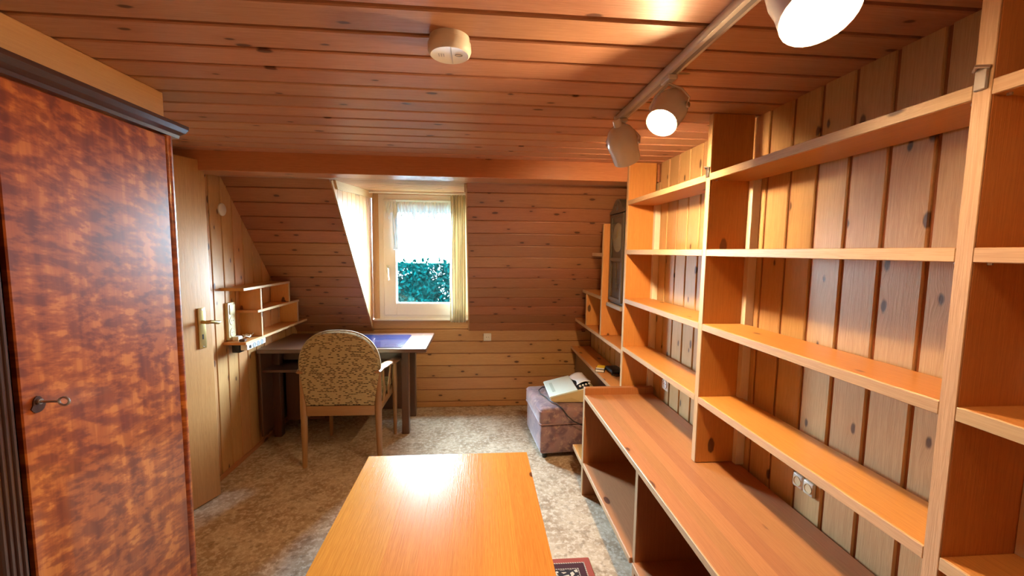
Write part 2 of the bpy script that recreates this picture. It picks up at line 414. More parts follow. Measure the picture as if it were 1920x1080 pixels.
def aim(loc, d, roll=0.0):
    return Matrix.Translation(loc) @ Vector(d).to_track_quat('Z', 'Y').to_matrix().to_4x4() @ Matrix.Rotation(roll, 4, 'Z')
def struct(o, label, cat='wall'):
    tag(o, label, cat, kind='structure'); return o

BOARD = {}
def board(parent, cen, ldir, wdir, L, w, t, mat, name='board'):
    """one tongue-and-groove board: local x along, y across, z out of the wall; eased long edges; shares its mesh"""
    k = (round(L, 3), round(w, 3), round(t, 3), mat.name)
    if k not in BOARD:
        e = 0.003
        pr = [(-w / 2, 0), (w / 2, 0), (w / 2, t - e), (w / 2 - e, t), (-w / 2 + e, t), (-w / 2, t - e)]
        n = 6; vs = [(-L / 2, a, b) for a, b in pr] + [(L / 2, a, b) for a, b in pr]
        fs = [list(range(n)), list(range(n, 2 * n))[::-1]] + [[i, n + i, n + (i + 1) % n, (i + 1) % n] for i in range(n)]
        me = bpy.data.meshes.new(name); me.from_pydata(vs, [], fs); me.update()
        bm = bmesh.new(); bm.from_mesh(me); bmesh.ops.recalc_face_normals(bm, faces=bm.faces); bm.to_mesh(me); bm.free()
        me.materials.append(mat); BOARD[k] = me
    o = bpy.data.objects.new(name, BOARD[k]); C.objects.link(o)
    l = Vector(ldir).normalized(); wv = Vector(wdir).normalized(); nn = l.cross(wv)
    R3 = Matrix((l, wv, nn)).transposed()
    o.parent = parent; o.location = Vector(cen) - ORG.get(parent, Vector((0, 0, 0))); o.rotation_mode = 'QUATERNION'; o.rotation_quaternion = R3.to_quaternion()
    return o

# ------------------------------------------------------------------ the room shell
ZC = 2.01; XL = -1.63; XR = 1.075; YB = 3.83; YF = -1.25; PITCH = 0.116; BT = 0.007; CT = 0.012
SL = 1.167
def slope_z(y): return 0.73 + SL * (YB - y)
GROOVE = W('groove_wood', 'x')

floor = struct(bx('floor', -1.95, 1.20, YF - 0.1, 3.97, -0.06, 0.0, CARPET, bv=0), 'beige mottled short pile carpet covering the whole floor', 'floor')
ceil_ = struct(bx('ceiling', -1.95, 1.20, YF - 0.1, 2.60, ZC + CT, ZC + 0.10, GROOVE, bv=0), 'reddish brown pine board ceiling with dark grooves between boards', 'ceiling')
y = 2.367 - 0.5 * PITCH + PITCH
while y > YF:
    board(ceil_, ((XL + XR) / 2 - 0.13, y, ZC + CT), (1, 0, 0), (0, -1, 0), 3.02, PITCH - 0.014, CT, W('clad_ceil', 'x')); y -= PITCH
# header beam across the room and the boxed beam above the wardrobe
bm_ = struct(bx('trim_1', -1.80, 1.10, 2.452, 2.60, 1.902, ZC + 0.02, W('beam_wood', 'x'), bv=0.003), 'long pine header beam crossing below the ceiling in front of the dormer', 'beam')
so_ = struct(bx('trim_2', -1.62, -1.09, YF, 1.575, 1.922, ZC, W('soffit_pine', 'y'), bv=0.003), 'pale pine boxed beam filling the gap above the wardrobe', 'beam')
# flat strip behind the beam running on as the dormer ceiling, rising a little to the window
def strip_z(yy): return 1.905 + 0.062 * (yy - 2.45)
sd = Vector((0, 1, 0.062)).normalized()
cd = struct(MB().add([(-1.75, 2.50, strip_z(2.5) + BT), (1.15, 2.50, strip_z(2.5) + BT), (1.15, 3.98, strip_z(3.98) + BT), (-1.75, 3.98, strip_z(3.98) + BT),
                      (-1.75, 2.50, strip_z(2.5) + 0.12), (1.15, 2.50, strip_z(2.5) + 0.12), (1.15, 3.98, strip_z(3.98) + 0.12), (-1.75, 3.98, strip_z(3.98) + 0.12)],
                     [[0, 1, 2, 3], [4, 5, 6, 7], [0, 1, 5, 4], [1, 2, 6, 5], [2, 3, 7, 6], [3, 0, 4, 7]]).build('ceiling_dormer', GROOVE),
            'low board ceiling strip behind the beam running out over the window', 'ceiling')
yy = 2.60 + PITCH / 2
while yy < 2.86:
    board(cd, (-0.28, yy, strip_z(yy) + BT), (1, 0, 0), (0, -sd.y, -sd.z), 2.72, PITCH - 0.013, BT, W('clad_ceil', 'x')); yy += PITCH
while yy < YB + 0.05:
    board(cd, (-0.52, yy, strip_z(yy) + BT), (1, 0, 0), (0, -sd.y, -sd.z), 0.84, PITCH - 0.013, BT, W('clad_ceil', 'x')); yy += PITCH

# left wall: board wall behind the desk, set-back plain stretch with the door
wl = struct(bx('wall_left', XL - 0.14, XL - BT, 2.56, 3.97, 0, 2.12, W('groove_wood', 'z'), bv=0), 'left wall of upright pine boards beside the desk')
y = 2.562 + PITCH / 2
while y < 3.84:
    top = min(1.925, slope_z(y - PITCH / 2) + 0.01)
    board(wl, (XL - BT, y, top / 2), (0, 0, -1), (0, 1, 0), top, PITCH - 0.009, BT, W('clad_wall', 'x')); y += PITCH
wn_ = struct(bx('wall_left_near', -2.00, -1.86, YF - 0.1, 2.58, 0, 2.12, W('clad_wall', 'z'), bv=0), 'set back stretch of left wall behind door and wardrobe')
struct(bx('trim_3', -1.87, XL - 0.02, 2.53, 2.562, 0, 2.02, W('door_wood', 'z'), bv=0.003), 'pine door jamb beside the half open door', 'trim')
struct(bx('baseboard_left', XL, XL + 0.012, 2.565, 3.82, 0, 0.035, W('beam_wood', 'y'), bv=0.003), 'low pine skirting strip along the left wall', 'baseboard')

# back knee wall of level boards
wbk = struct(bx('wall_back', XL - 0.2, XR + 0.12, YB + BT, 3.97, 0, 0.835, GROOVE, bv=0), 'low back wall of level pine boards below the window')
z = 0.055
zs = [(0.0, 0.055)]
while z < 0.80: zs.append((z, min(z + 0.1155, 0.833))); z += 0.1155
for a, b_ in zs:
    board(wbk, ((XL + XR) / 2, YB + BT, (a + b_) / 2), (1, 0, 0), (0, 0, 1), XR - XL, b_ - a - 0.007, BT, W('clad_wall', 'x'))

# sloping roof faces either side of the dormer
sn = Vector((0, SL, 1)).normalized()          # outward (up and back)
su = Vector((0, -1, SL)).normalized()         # up the slope
def slope(name, x0, x1, label):
    b0 = Vector((0, YB, 0.73)); length = (Vector((0, 2.74, slope_z(2.74))) - b0).length
    A = b0 - su * 0.12 + sn * BT; B = b0 + su * (length + 0.03) + sn * BT
    vs = []
    for P in (A, B, B + sn * 0.06, A + sn * 0.06): vs += [(x0, P.y, P.z), (x1, P.y, P.z)]
    o = struct(MB().add(vs, [[0, 1, 3, 2], [2, 3, 5, 4], [4, 5, 7, 6], [6, 7, 1, 0], [0, 2, 4, 6], [1, 3, 5, 7]]).build(name, GROOVE), label)
    d = PITCH / 2 - 0.004
    while d < length - 0.02:
        w = PITCH - 0.008
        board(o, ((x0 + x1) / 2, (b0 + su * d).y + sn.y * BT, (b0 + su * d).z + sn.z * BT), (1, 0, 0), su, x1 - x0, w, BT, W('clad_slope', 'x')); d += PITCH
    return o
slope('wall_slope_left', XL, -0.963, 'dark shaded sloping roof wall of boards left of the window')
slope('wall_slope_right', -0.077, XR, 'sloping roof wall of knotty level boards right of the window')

# dormer cheeks: upright boards cut along the roof slope
def cheek(name, xface, sgn, label):
    def z0(yv): return slope_z(yv)
    ys = 2.80
    o = struct(MB().prism([(ys, z0(ys) + 0.006), (3.96, z0(3.96) + 0.006), (3.96, strip_z(3.96) + 0.05), (ys, strip_z(ys) + 0.03)], 0.05,
               Matrix(((0, 0, -sgn, xface - sgn * BT), (1, 0, 0, 0), (0, 1, 0, 0), (0, 0, 0, 1)))).build(name, W('groove_wood', 'z')), label)
    y0 = 2.83
    while y0 < YB - 0.01:
        y1 = min(y0 + 0.105, YB)
        a, b2 = y0 + 0.002, y1 - 0.004
        poly = [(a, z0(a)), (b2, z0(b2)), (b2, strip_z(b2)), (a, strip_z(a))]
        MB().prism(poly, BT, Matrix(((0, 0, -sgn, xface), (1, 0, 0, 0), (0, 1, 0, 0), (0, 0, 0, 1)))).build('board', W('clad_wall', 'z'), o)
        y0 += 0.105
    # moulding under the ceiling and edge strip on the slope line
    MB().add([(xface, 2.86, strip_z(2.86)), (xface, YB, strip_z(YB)), (xface, YB, strip_z(YB) - 0.055), (xface, 2.90, strip_z(2.90) - 0.055),
              (xface + sgn * 0.014, 2.86, strip_z(2.86)), (xface + sgn * 0.014, YB, strip_z(YB)), (xface + sgn * 0.014, YB, strip_z(YB) - 0.055), (xface + sgn * 0.014, 2.90, strip_z(2.90) - 0.055)],
             [[0, 1, 2, 3], [4, 5, 6, 7], [0, 1, 5, 4], [1, 2, 6, 5], [2, 3, 7, 6], [3, 0, 4, 7]]).build('moulding', W('edge_pine', 'y'), o)
    MB().tube([(xface + sgn * 0.001, 2.815, z0(2.815) + 0.004), (xface + sgn * 0.001, YB - 0.01, z0(YB - 0.01) + 0.004)], 0.004, 4).build('edge_strip', W('edge_pine', 'y'), o)
    return o
cheek('wall_dormer_left', -0.955, 1, 'triangular dormer cheek of upright boards left of the window')
cheek('wall_dormer_right', -0.085, -1, 'triangular dormer cheek of upright boards right of the window')

# right wall
wr = struct(bx('wall_right', XR + BT, XR + 0.14, YF - 0.1, 3.97, 0, 2.12, W('groove_wood', 'z'), bv=0), 'right wall of pale upright pine boards behind the bookcase')
y = 1.26 + PITCH / 2 - 30 * PITCH
while y < 3.85:
    if y > YF + 0.02:
        top = min(2.0, slope_z(y - PITCH / 2) + 0.01) if y > 2.75 else (1.90 if y > 2.46 else ZC)
        board(wr, (XR + BT, y, top / 2), (0, 0, 1), (0, 1, 0), top, PITCH - 0.011, BT, W('clad_right', 'x'))
    y += PITCH
struct(bx('wall_front', -2.0, 1.22, YF - 0.12, YF, 0, 2.12, W('clad_wall', 'z'), bv=0), 'plain pine wall closing the room behind the viewer')

# ------------------------------------------------------------------ window
def window():
    o = bpy.data.objects.new('window_1', None); C.objects.link(o); o.location = (-0.52, YB, 0.835); ORG[o] = Vector(o.location)
    struct(o, 'white framed dormer window looking onto a green hedge', 'window')
    x0, x1, z0, z1 = -0.895, -0.040, 0.838, 1.972
    f = MB(); t = 0.055; ya, yb = YB - 0.005, YB + 0.075
    f.box(x0, x0 + t, ya, yb, z0, z1).box(x1 - t, x1, ya, yb, z0, z1).box(x0 + t, x1 - t, ya, yb, z1 - t, z1).box(x0 + t, x1 - t, ya, yb, z0, z0 + t)
    f.build('window_frame', WPAINT, o)
    s = MB(); a0, a1, c0, c1 = x0 + t - 0.012, x1 - t + 0.012, z0 + t - 0.012, z1 - t + 0.012; u = 0.085; ya, yb = YB - 0.022, YB + 0.045
    ul, ur, ut, ub = 0.112, 0.05, 0.05, 0.115
    s.box(a0, a0 + ul, ya, yb, c0, c1, 0.006, 2).box(a1 - ur, a1, ya, yb, c0, c1, 0.006, 2).box(a0 + ul, a1 - ur, ya, yb, c1 - ut, c1, 0.006, 2).box(a0 + ul, a1 - ur, ya, yb, c0, c0 + ub, 0.006, 2)
    sash = s.build('sash', WPAINT, o)
    bx('pane', a0 + ul - 0.01, a1 - ur + 0.01, YB + 0.012, YB + 0.018, c0 + ub - 0.01, c1 - ut + 0.01, GLASS, sash, bv=0)
    h = MB().box(a0 + 0.028, a0 + 0.052, ya - 0.008, ya, 1.27, 1.34, 0.003); h.tube([(a0 + 0.04, ya - 0.005, 1.315), (a0 + 0.04, ya - 0.04, 1.315), (a0 + 0.045, ya - 0.045, 1.305), (a0 + 0.05, ya - 0.045, 1.21)], 0.007)
    h.build('window_handle', STEEL, sash, True)
    bx('window_sill', -0.945, -0.095, YB - 0.035, YB + 0.075, 0.833, 0.850, WPAINT, o, 0.004)
    sur = MB().box(-0.953, x0, YB, YB + 0.07, 0.85, 2.0).box(x0, x1, YB, YB + 0.07, z1, 2.0)
    sur.build('surround', W('edge_pine', 'z'), o)
    return o
window()

# ------------------------------------------------------------------ door, half open, hinged out of view behind the wardrobe
def door():
    ang = math.radians(20)
    o = bpy.data.objects.new('door_1', None); C.objects.link(o)
    fx, fy = -1.527, 2.487; w = 0.80
    o.location = (fx - w * math.sin(ang), fy - w * math.cos(ang), 0.006); o.rotation_euler = (0, 0, -ang); ORG[o] = Vector((0, 0, 0))
    struct(o, 'plain pine veneered door standing ajar at the end of the wardrobe', 'door')
    # local: y runs from the hinge to the free edge, +x faces the room
    bx('door_leaf', -0.040, -0.016, 0.0, w - 0.014, 0.0, 1.945, W('door_wood', 'z'), o, 0.002)
    bx('door_face', -0.016, 0.0, 0.0, w, 0.0, 1.955, W('door_wood', 'z'), o, 0.010, 3, True)
    hy = w - 0.065
    p = bx('handle_plate', 0.0, 0.007, hy - 0.021, hy + 0.021, 0.905, 1.135, BRASS, o, 0.003, 2, True)
    MB().tube([(0.004, hy, 1.055), (0.040, hy, 1.055), (0.052, hy + 0.012, 1.057), (0.054, hy + 0.03, 1.053), (0.051, hy + 0.060, 1.046), (0.048, hy + 0.072, 1.050)],
              [0.010, 0.010, 0.0105, 0.0095, 0.0105, 0.007], 10).build('door_lever', BRASS, p, True)
    MB().box(0.0068, 0.0078, hy - 0.004, hy + 0.004, 0.957, 0.985, 0).build('keyhole', BLACK, p)
    for zz in (0.915, 1.124):
        MB().lathe([(0.0035, 0), (0.0035, 0.0015), (0.0, 0.0025)], aim((0.007, hy, zz), (1, 0, 0)), 8).build('screw', STEEL, p)
door()

# ------------------------------------------------------------------ wardrobe
def wardrobe():
    o = thing('wardrobe', 'polished figured mahogany wardrobe with dark cornice along the left wall', 'wardrobe', (-1.33, 1.03, 0))
    xf = -1.085; y0, y1 = 0.46, 1.598
    b = MB().box(-1.61, xf - 0.02, y0, y0 + 0.02, 0.06, 1.87).box(-1.61, xf - 0.02, y1 - 0.02, y1, 0.06, 1.87).box(-1.61, -1.60, y0, y1, 0.06, 1.87)
    b.box(-1.61, xf - 0.02, y0, y1, 0.06, 0.085).box(-1.61, xf - 0.02, y0, y1, 1.845, 1.87)
    b.build('carcass', VENEER, o)
    bx('plinth', -1.60, xf - 0.03, y0 + 0.01, y1 - 0.01, 0.0, 0.06, W('dark_wood', 'y'), o)
    # cornice: dark moulded cap
    c = MB(); prof = [(-0.55, 0.0), (0.0, 0.0), (0.004, 0.010), (0.022, 0.018), (0.036, 0.030), (0.036, 0.042), (-0.55, 0.046)]
    c.prism(prof, y1 - y0 + 0.07, Matrix(((1, 0, 0, xf), (0, 0, 1, y0 - 0.035), (0, 1, 0, 1.870), (0, 0, 0, 1))))
    c.build('cornice', W('dark_wood', 'y'), o)
    d = bx('door', xf - 0.018, xf, 1.047, 1.566, 0.09, 1.862, VENEER, o, 0.003)
    e = MB().prism([(0.012 * math.cos(a) * (1.0 if math.sin(a) > 0 else 1.5), 0.021 * math.sin(a)) for a in [k * math.pi / 8 for k in range(16)]], 0.003,
                   Matrix(((0, 0, 1, xf), (1, 0, 0, 1.082), (0, 1, 0, 1.088), (0, 0, 0, 1)))).build('escutcheon', W('dark_wood', 'z'), d)
    k = MB().tube([(xf + 0.002, 1.082, 1.095), (xf + 0.05, 1.082, 1.095)], 0.0035)
    ring = [(xf + 0.062 + 0.012 * math.cos(a), 1.082, 1.095 + 0.010 * math.sin(a)) for a in [i * math.pi / 6 for i in range(13)]]
    k.tube(ring, 0.0028, 6); k.tube([(xf + 0.004, 1.082, 1.095), (xf + 0.010, 1.082, 1.095)], 0.007, 10)
    k.build('key', STEEL, d, True)
    d2 = bx('door', xf - 0.018, xf, 0.50, 0.958, 0.09, 1.862, VENEER, o, 0.003)
    # fluted centre post and bright rounded far corner
    bx('centre_post', xf - 0.020, xf + 0.006, 0.968, 1.028, 0.09, 1.862, W('dark_wood', 'z'), o, 0.004)
    for q in range(4): MB().tube([(xf + 0.006, 0.978 + q * 0.0133, 0.10), (xf + 0.006, 0.978 + q * 0.0133, 1.855)], 0.005, 6).build('flute', W('dark_wood', 'z'), o, True)
    MB().tube([(xf - 0.014, 1.586, 0.09), (xf - 0.014, 1.586, 1.868)], 0.018, 14).build('corner_column', VENEER, o, True)
wardrobe()

# ------------------------------------------------------------------ tall bookcase on the right wall
XF = 0.882
SH = 'shelf_pine'
def shelf_board(name, x0, x1, y0, y1, z0, z1, parent, axis='y', front=True, SH='shelf_pine'):
    """a shelf with a paler sawn front edge strip as its sub-part"""
    s = bx(name, x0 + (0.004 if front else 0), x1, y0, y1, z0, z1, W(SH, axis), parent, 0.0015)
    if front: bx('front_edge', x0, x0 + 0.004, y0, y1, z0 + 0.0005, z1 - 0.0005, W('edge_pine', axis), s, 0.001)
    return s
def bookcase():
    o = thing('bookcase', 'tall open pine bookcase filling the right wall', 'bookcase', (0.97, 1.1, 0.64))
    ups = [(2.418, 2.446), (1.545, 1.573), (0.672, 0.700), (-0.228, -0.200)]
    base = 0.632
    for i, (a, b) in enumerate(ups):
        shelf_board('upright', XF, 1.050, a, b, base if i else 0.1965, ZC - 0.001, o, 'z')
        yb = a - 0.026
        if i < 3: bx('batten', 1.040, XR - 0.001, yb, a - 0.001, base, 1.77, W('batten', 'z'), o, 0.001)
    for (n, f) in ((0, 1), (1, 2), (2, 3)):
        ya, yb = ups[f][1], ups[n][0]
        for zt in (1.787, 1.497, 1.204, 0.908):
            sh = shelf_board('shelf', XF, 1.052, ya + 0.0005, yb - 0.0005, zt - 0.027, zt, o)
            for yy in (ya + 0.012, yb - 0.012):
                MB().tube([(XF + 0.02, yy, zt - 0.031), (XF + 0.02, yy, zt - 0.026)], 0.004, 8).build('shelf_pin', STEEL, sh)
    for (a, b) in ups[1:3]:
        m = MB().box(XF - 0.006, XF + 0.0, a + 0.004, b - 0.004, 1.772, 1.812, 0.002); m.tube([(XF - 0.004, a + 0.002, 1.808), (XF - 0.016, (a + b) / 2, 1.812), (XF - 0.004, b - 0.002, 1.808)], 0.003, 6)
        m.build('clip', STEEL, o, True)
bookcase()

def low_unit():
    o = thing('low_sideboard', 'long low open pine sideboard below the bookcase', 'sideboard', (0.85, 1.0, 0))
    x0 = 0.637
    shelf_board('end_panel', x0, 1.060, 2.352, 2.384, 0.0, 0.672, o, 'z', SH='stain_shade_pine')
    top = bx('worktop', x0 + 0.006, 1.060, -0.30, 2.352, 0.606, 0.618, W('top_pine', 'y'), o)
    n = 8; wd = (1.060 - x0 - 0.006) / n
    for i in range(n):
        bx('stave', x0 + 0.006 + i * wd, x0 + 0.006 + (i + 1) * wd, -0.30, 2.352, 0.6182, 0.630 , W('top_pine', 'y'), top, 0.00015)
    bx('front_edge', x0, x0 + 0.006, -0.30, 2.352, 0.605, 0.630, W('edge_pine', 'y'), top, 0.001)
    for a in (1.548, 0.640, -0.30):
        shelf_board('divider', x0 + 0.012, 1.055, a, a + 0.026, 0.0, 0.606, o, 'z', SH='stain_shade_pine')
    for a, b in ((1.574, 2.352), (0.666, 1.548), (-0.274, 0.640)):
        shelf_board('low_shelf', x0, 1.055, a + 0.0005, b - 0.0005, 0.182, 0.208, o, SH='top_pine')
    # low shelf board running on a little past the end panel
    shelf_board('step_board', x0, 0.920, 2.3845, 2.62, 0.170, 0.196, o)
low_unit()

def stepped_unit():
    o = thing('stepped_shelves', 'stepped pine shelves tucked under the roof slope beyond the bookcase', 'shelf', (0.97, 3.1, 0))
    XB = 1.062
    for zt, ya, ye in ((0.590, 2.447, 3.80), (0.880, 2.447, 3.66), (1.165, 2.905, 3.425), (1.475, 2.905, 3.165)):
        shelf_board('shelf', XF, XB, ya, ye, zt - 0.026, zt, o)
    shelf_board('upright', XF, XB, 2.880, 2.904, 0.881, 1.680, o, 'z')
    shelf_board('upright', XF, XB, 3.285, 3.309, 0.881, 1.138, o, 'z')
    bx('back_panel', 0.925, 0.940, 2.447, 3.80, 0.0, 0.563, W('dark_wood', 'y'), o)
stepped_unit()

# ------------------------------------------------------------------ long-case wall clock
def clock():
    o = thing('wall_clock', 'dark carved wooden pendulum clock hanging beside the bookcase', 'clock', (1.0, 2.70, 1.10))
    M = W('clock_wood', 'z'); xa, xb, ya, yb = 0.930, XR - 0.002, 2.575, 2.840
    bx('case', xa, xb, ya, yb, 1.13, 1.74, M, o, 0.004)
    # crest with a curved outline and a carved scroll
    pts = [(ya - 0.018, 1.74), (ya - 0.018, 1.755), (ya + 0.03, 1.77), (ya + 0.06, 1.80), (ya + 0.095, 1.825), (ya + 0.1325, 1.832), (yb - 0.095, 1.825), (yb - 0.06, 1.80), (yb - 0.03, 1.77), (yb + 0.018, 1.755), (yb + 0.018, 1.74)]
    cr = MB().prism(pts, 0.12, Matrix(((0, 0, 1, xa - 0.014), (1, 0, 0, 0), (0, 1, 0, 0), (0, 0, 0, 1)))).build('crest', M, o)
    MB().lathe([(0.030, 0), (0.026, 0.006), (0.012, 0.008), (0.0, 0.014)], aim((xa - 0.014, 2.7075, 1.788), (-1, 0, 0)), 16).build('rosette', M, cr, True)
    fr = MB(); w = 0.030; xo = xa - 0.016
    fr.box(xo, xa, ya + 0.006, ya + 0.006 + w, 1.15, 1.735, 0.004).box(xo, xa, yb - 0.006 - w, yb - 0.006, 1.15, 1.735, 0.004)
    fr.box(xo, xa, ya + w, yb - w, 1.71, 1.735, 0.004).box(xo, xa, ya + w, yb - w, 1.42, 1.445, 0.004).box(xo, xa, ya + w, yb - w, 1.15, 1.175, 0.004)
    d = fr.build('clock_door', M, o)
    bx('pane', xo + 0.004, xo + 0.007, ya + w, yb - w, 1.17, 1.715, GLASS, d, 0)
    dl = MB().lathe([(0.097, 0.0), (0.097, 0.004), (0.090, 0.007), (0.0, 0.007)], aim((xa - 0.001, 2.7075, 1.580), (-1, 0, 0)), 32).build('dial', DIAL, o, True)
    hd = MB().tube([(xa - 0.010, 2.7075, 1.58), (xa - 0.0095, 2.765, 1.560)], 0.0016, 6).tube([(xa - 0.010, 2.7075, 1.58), (xa - 0.0095, 2.69, 1.63)], 0.0016, 6)
    hd.build('hand', BRASS, dl)
    p = MB().tube([(xa - 0.006, 2.7075, 1.41), (xa - 0.006, 2.7075, 1.26)], 0.003, 6).lathe([(0.0, 0.0), (0.030, 0.001), (0.032, 0.003), (0.0, 0.005)], aim((xa - 0.004, 2.7075, 1.245), (-1, 0, 0)), 20)
    p.build('pendulum', plain('dull_brass', (0.16, 0.12, 0.06), 0.4, 0.8), o, True)
    bx('base_ledge', xa - 0.024, xb, ya - 0.014, yb + 0.014, 1.102, 1.130, plain('clock_ledge', (0.36, 0.30, 0.24), 0.4), o, 0.006, 2)
clock()

# ------------------------------------------------------------------ coffee table and rug
tag(MB().box(-0.40, 0.54, 0.40, 1.84, 0.0, 0.008, 0.003).build('rug', RUG), 'dark red patterned oriental rug lying under the coffee table', 'rug')
def coffee_table():
    x0, x1, y0, y1, zt = -0.487, 0.229, 0.66, 1.832, 0.55
    o = thing('coffee_table', 'long orange wood coffee table with a smooth glossy top', 'table', ((x0 + x1) / 2, (y0 + y1) / 2, 0))
    t = bx('tabletop', x0, x1, y0, y1, zt - 0.03, zt - 0.010, W('table_wood', 'y'), o, 0.002)
    n = 7; wd = (x1 - x0) / n
    for i in range(n): bx('stave', x0 + i * wd, x0 + (i + 1) * wd, y0, y1, zt - 0.0098, zt, W('table_wood', 'y'), t, 0.0003)
    for a in (x0 + 0.03, x1 - 0.09):
        for b in (y0 + 0.03, y1 - 0.09): bx('leg', a, a + 0.06, b, b + 0.06, 0.0085, zt - 0.03, W('table_wood', 'z'), o, 0.004)
    for a in (x0 + 0.045, x1 - 0.065): bx('apron', a, a + 0.02, y0 + 0.09, y1 - 0.09, zt - 0.10, zt - 0.03, W('table_wood', 'y'), o)
    for b in (y0 + 0.045, y1 - 0.065): bx('apron', x0 + 0.09, x1 - 0.09, b, b + 0.02, zt - 0.10, zt - 0.03, W('table_wood', 'x'), o)
coffee_table()

# ------------------------------------------------------------------ writing desk under the window
def desk():
    o = thing('writing_desk', 'dark stained wooden writing desk standing below the window', 'desk', (-1.0, 3.37, 0))
    D = W('desk_wood', 'x'); DZ = W('desk_wood', 'z')
    t = bx('desktop', -1.605, -0.388, 3.085, 3.685, 0.712, 0.742, W('desk_wood', 'x'), o, 0.003)
    m = MB()
    m.box(-0.475, -0.471, 3.12, 3.64, 0.7418, 0.7426, 0).box(-1.55, -0.471, 3.12, 3.124, 0.7418, 0.7426, 0)
    m.build('inlay', plain('inlay', (0.30, 0.20, 0.10), 0.3), t)
    for (a, b) in ((-0.605, 3.265), (-0.605, 3.62), (-1.59, 3.265), (-1.59, 3.62)):
        bx('leg', a, a + 0.058, b, b + 0.058, 0.0, 0.712, DZ, o, 0.005, 2)
    bx('apron', -1.532, -0.605, 3.338, 3.356, 0.600, 0.712, D, o)
    bx('apron', -1.532, -0.605, 3.645, 3.665, 0.600, 0.712, D, o)
    MB().prism([(3.323, 0.712), (3.62, 0.712), (3.62, 0.62), (3.40, 0.62), (3.323, 0.53)], 0.020, Matrix(((0, 0, 1, -0.586), (1, 0, 0, 0), (0, 1, 0, 0), (0, 0, 0, 1)))).build('side_bracket', D, o)
    bx('side_panel', -1.60, -1.585, 3.10, 3.67, 0.08, 0.712, DZ, o)
    bx('back_panel', -1.585, -0.66, 3.655, 3.668, 0.06, 0.600, D, o)
    bx('under_shelf', -1.585, -1.30, 3.12, 3.60, 0.560, 0.580, D, o)
    bx('drawer_block', -1.532, -1.23, 3.36, 3.64, 0.10, 0.555, DZ, o)
desk()
pts = []
for cx, cy, a0 in ((-0.60, 3.56, 0), (-1.20, 3.56, 90), (-1.20, 3.15, 180), (-0.60, 3.15, 270)):
    for k in range(5):
        a = math.radians(a0 + k * 22.5); pts.append((cx + 0.03 * math.cos(a), cy + 0.03 * math.sin(a)))
tag(MB().prism(pts, 0.004, Matrix.Translation((0, 0, 0.7427))).build('desk_pad', BLOTTER), 'dark blue desk pad with rounded corners reflecting the window', 'desk pad')

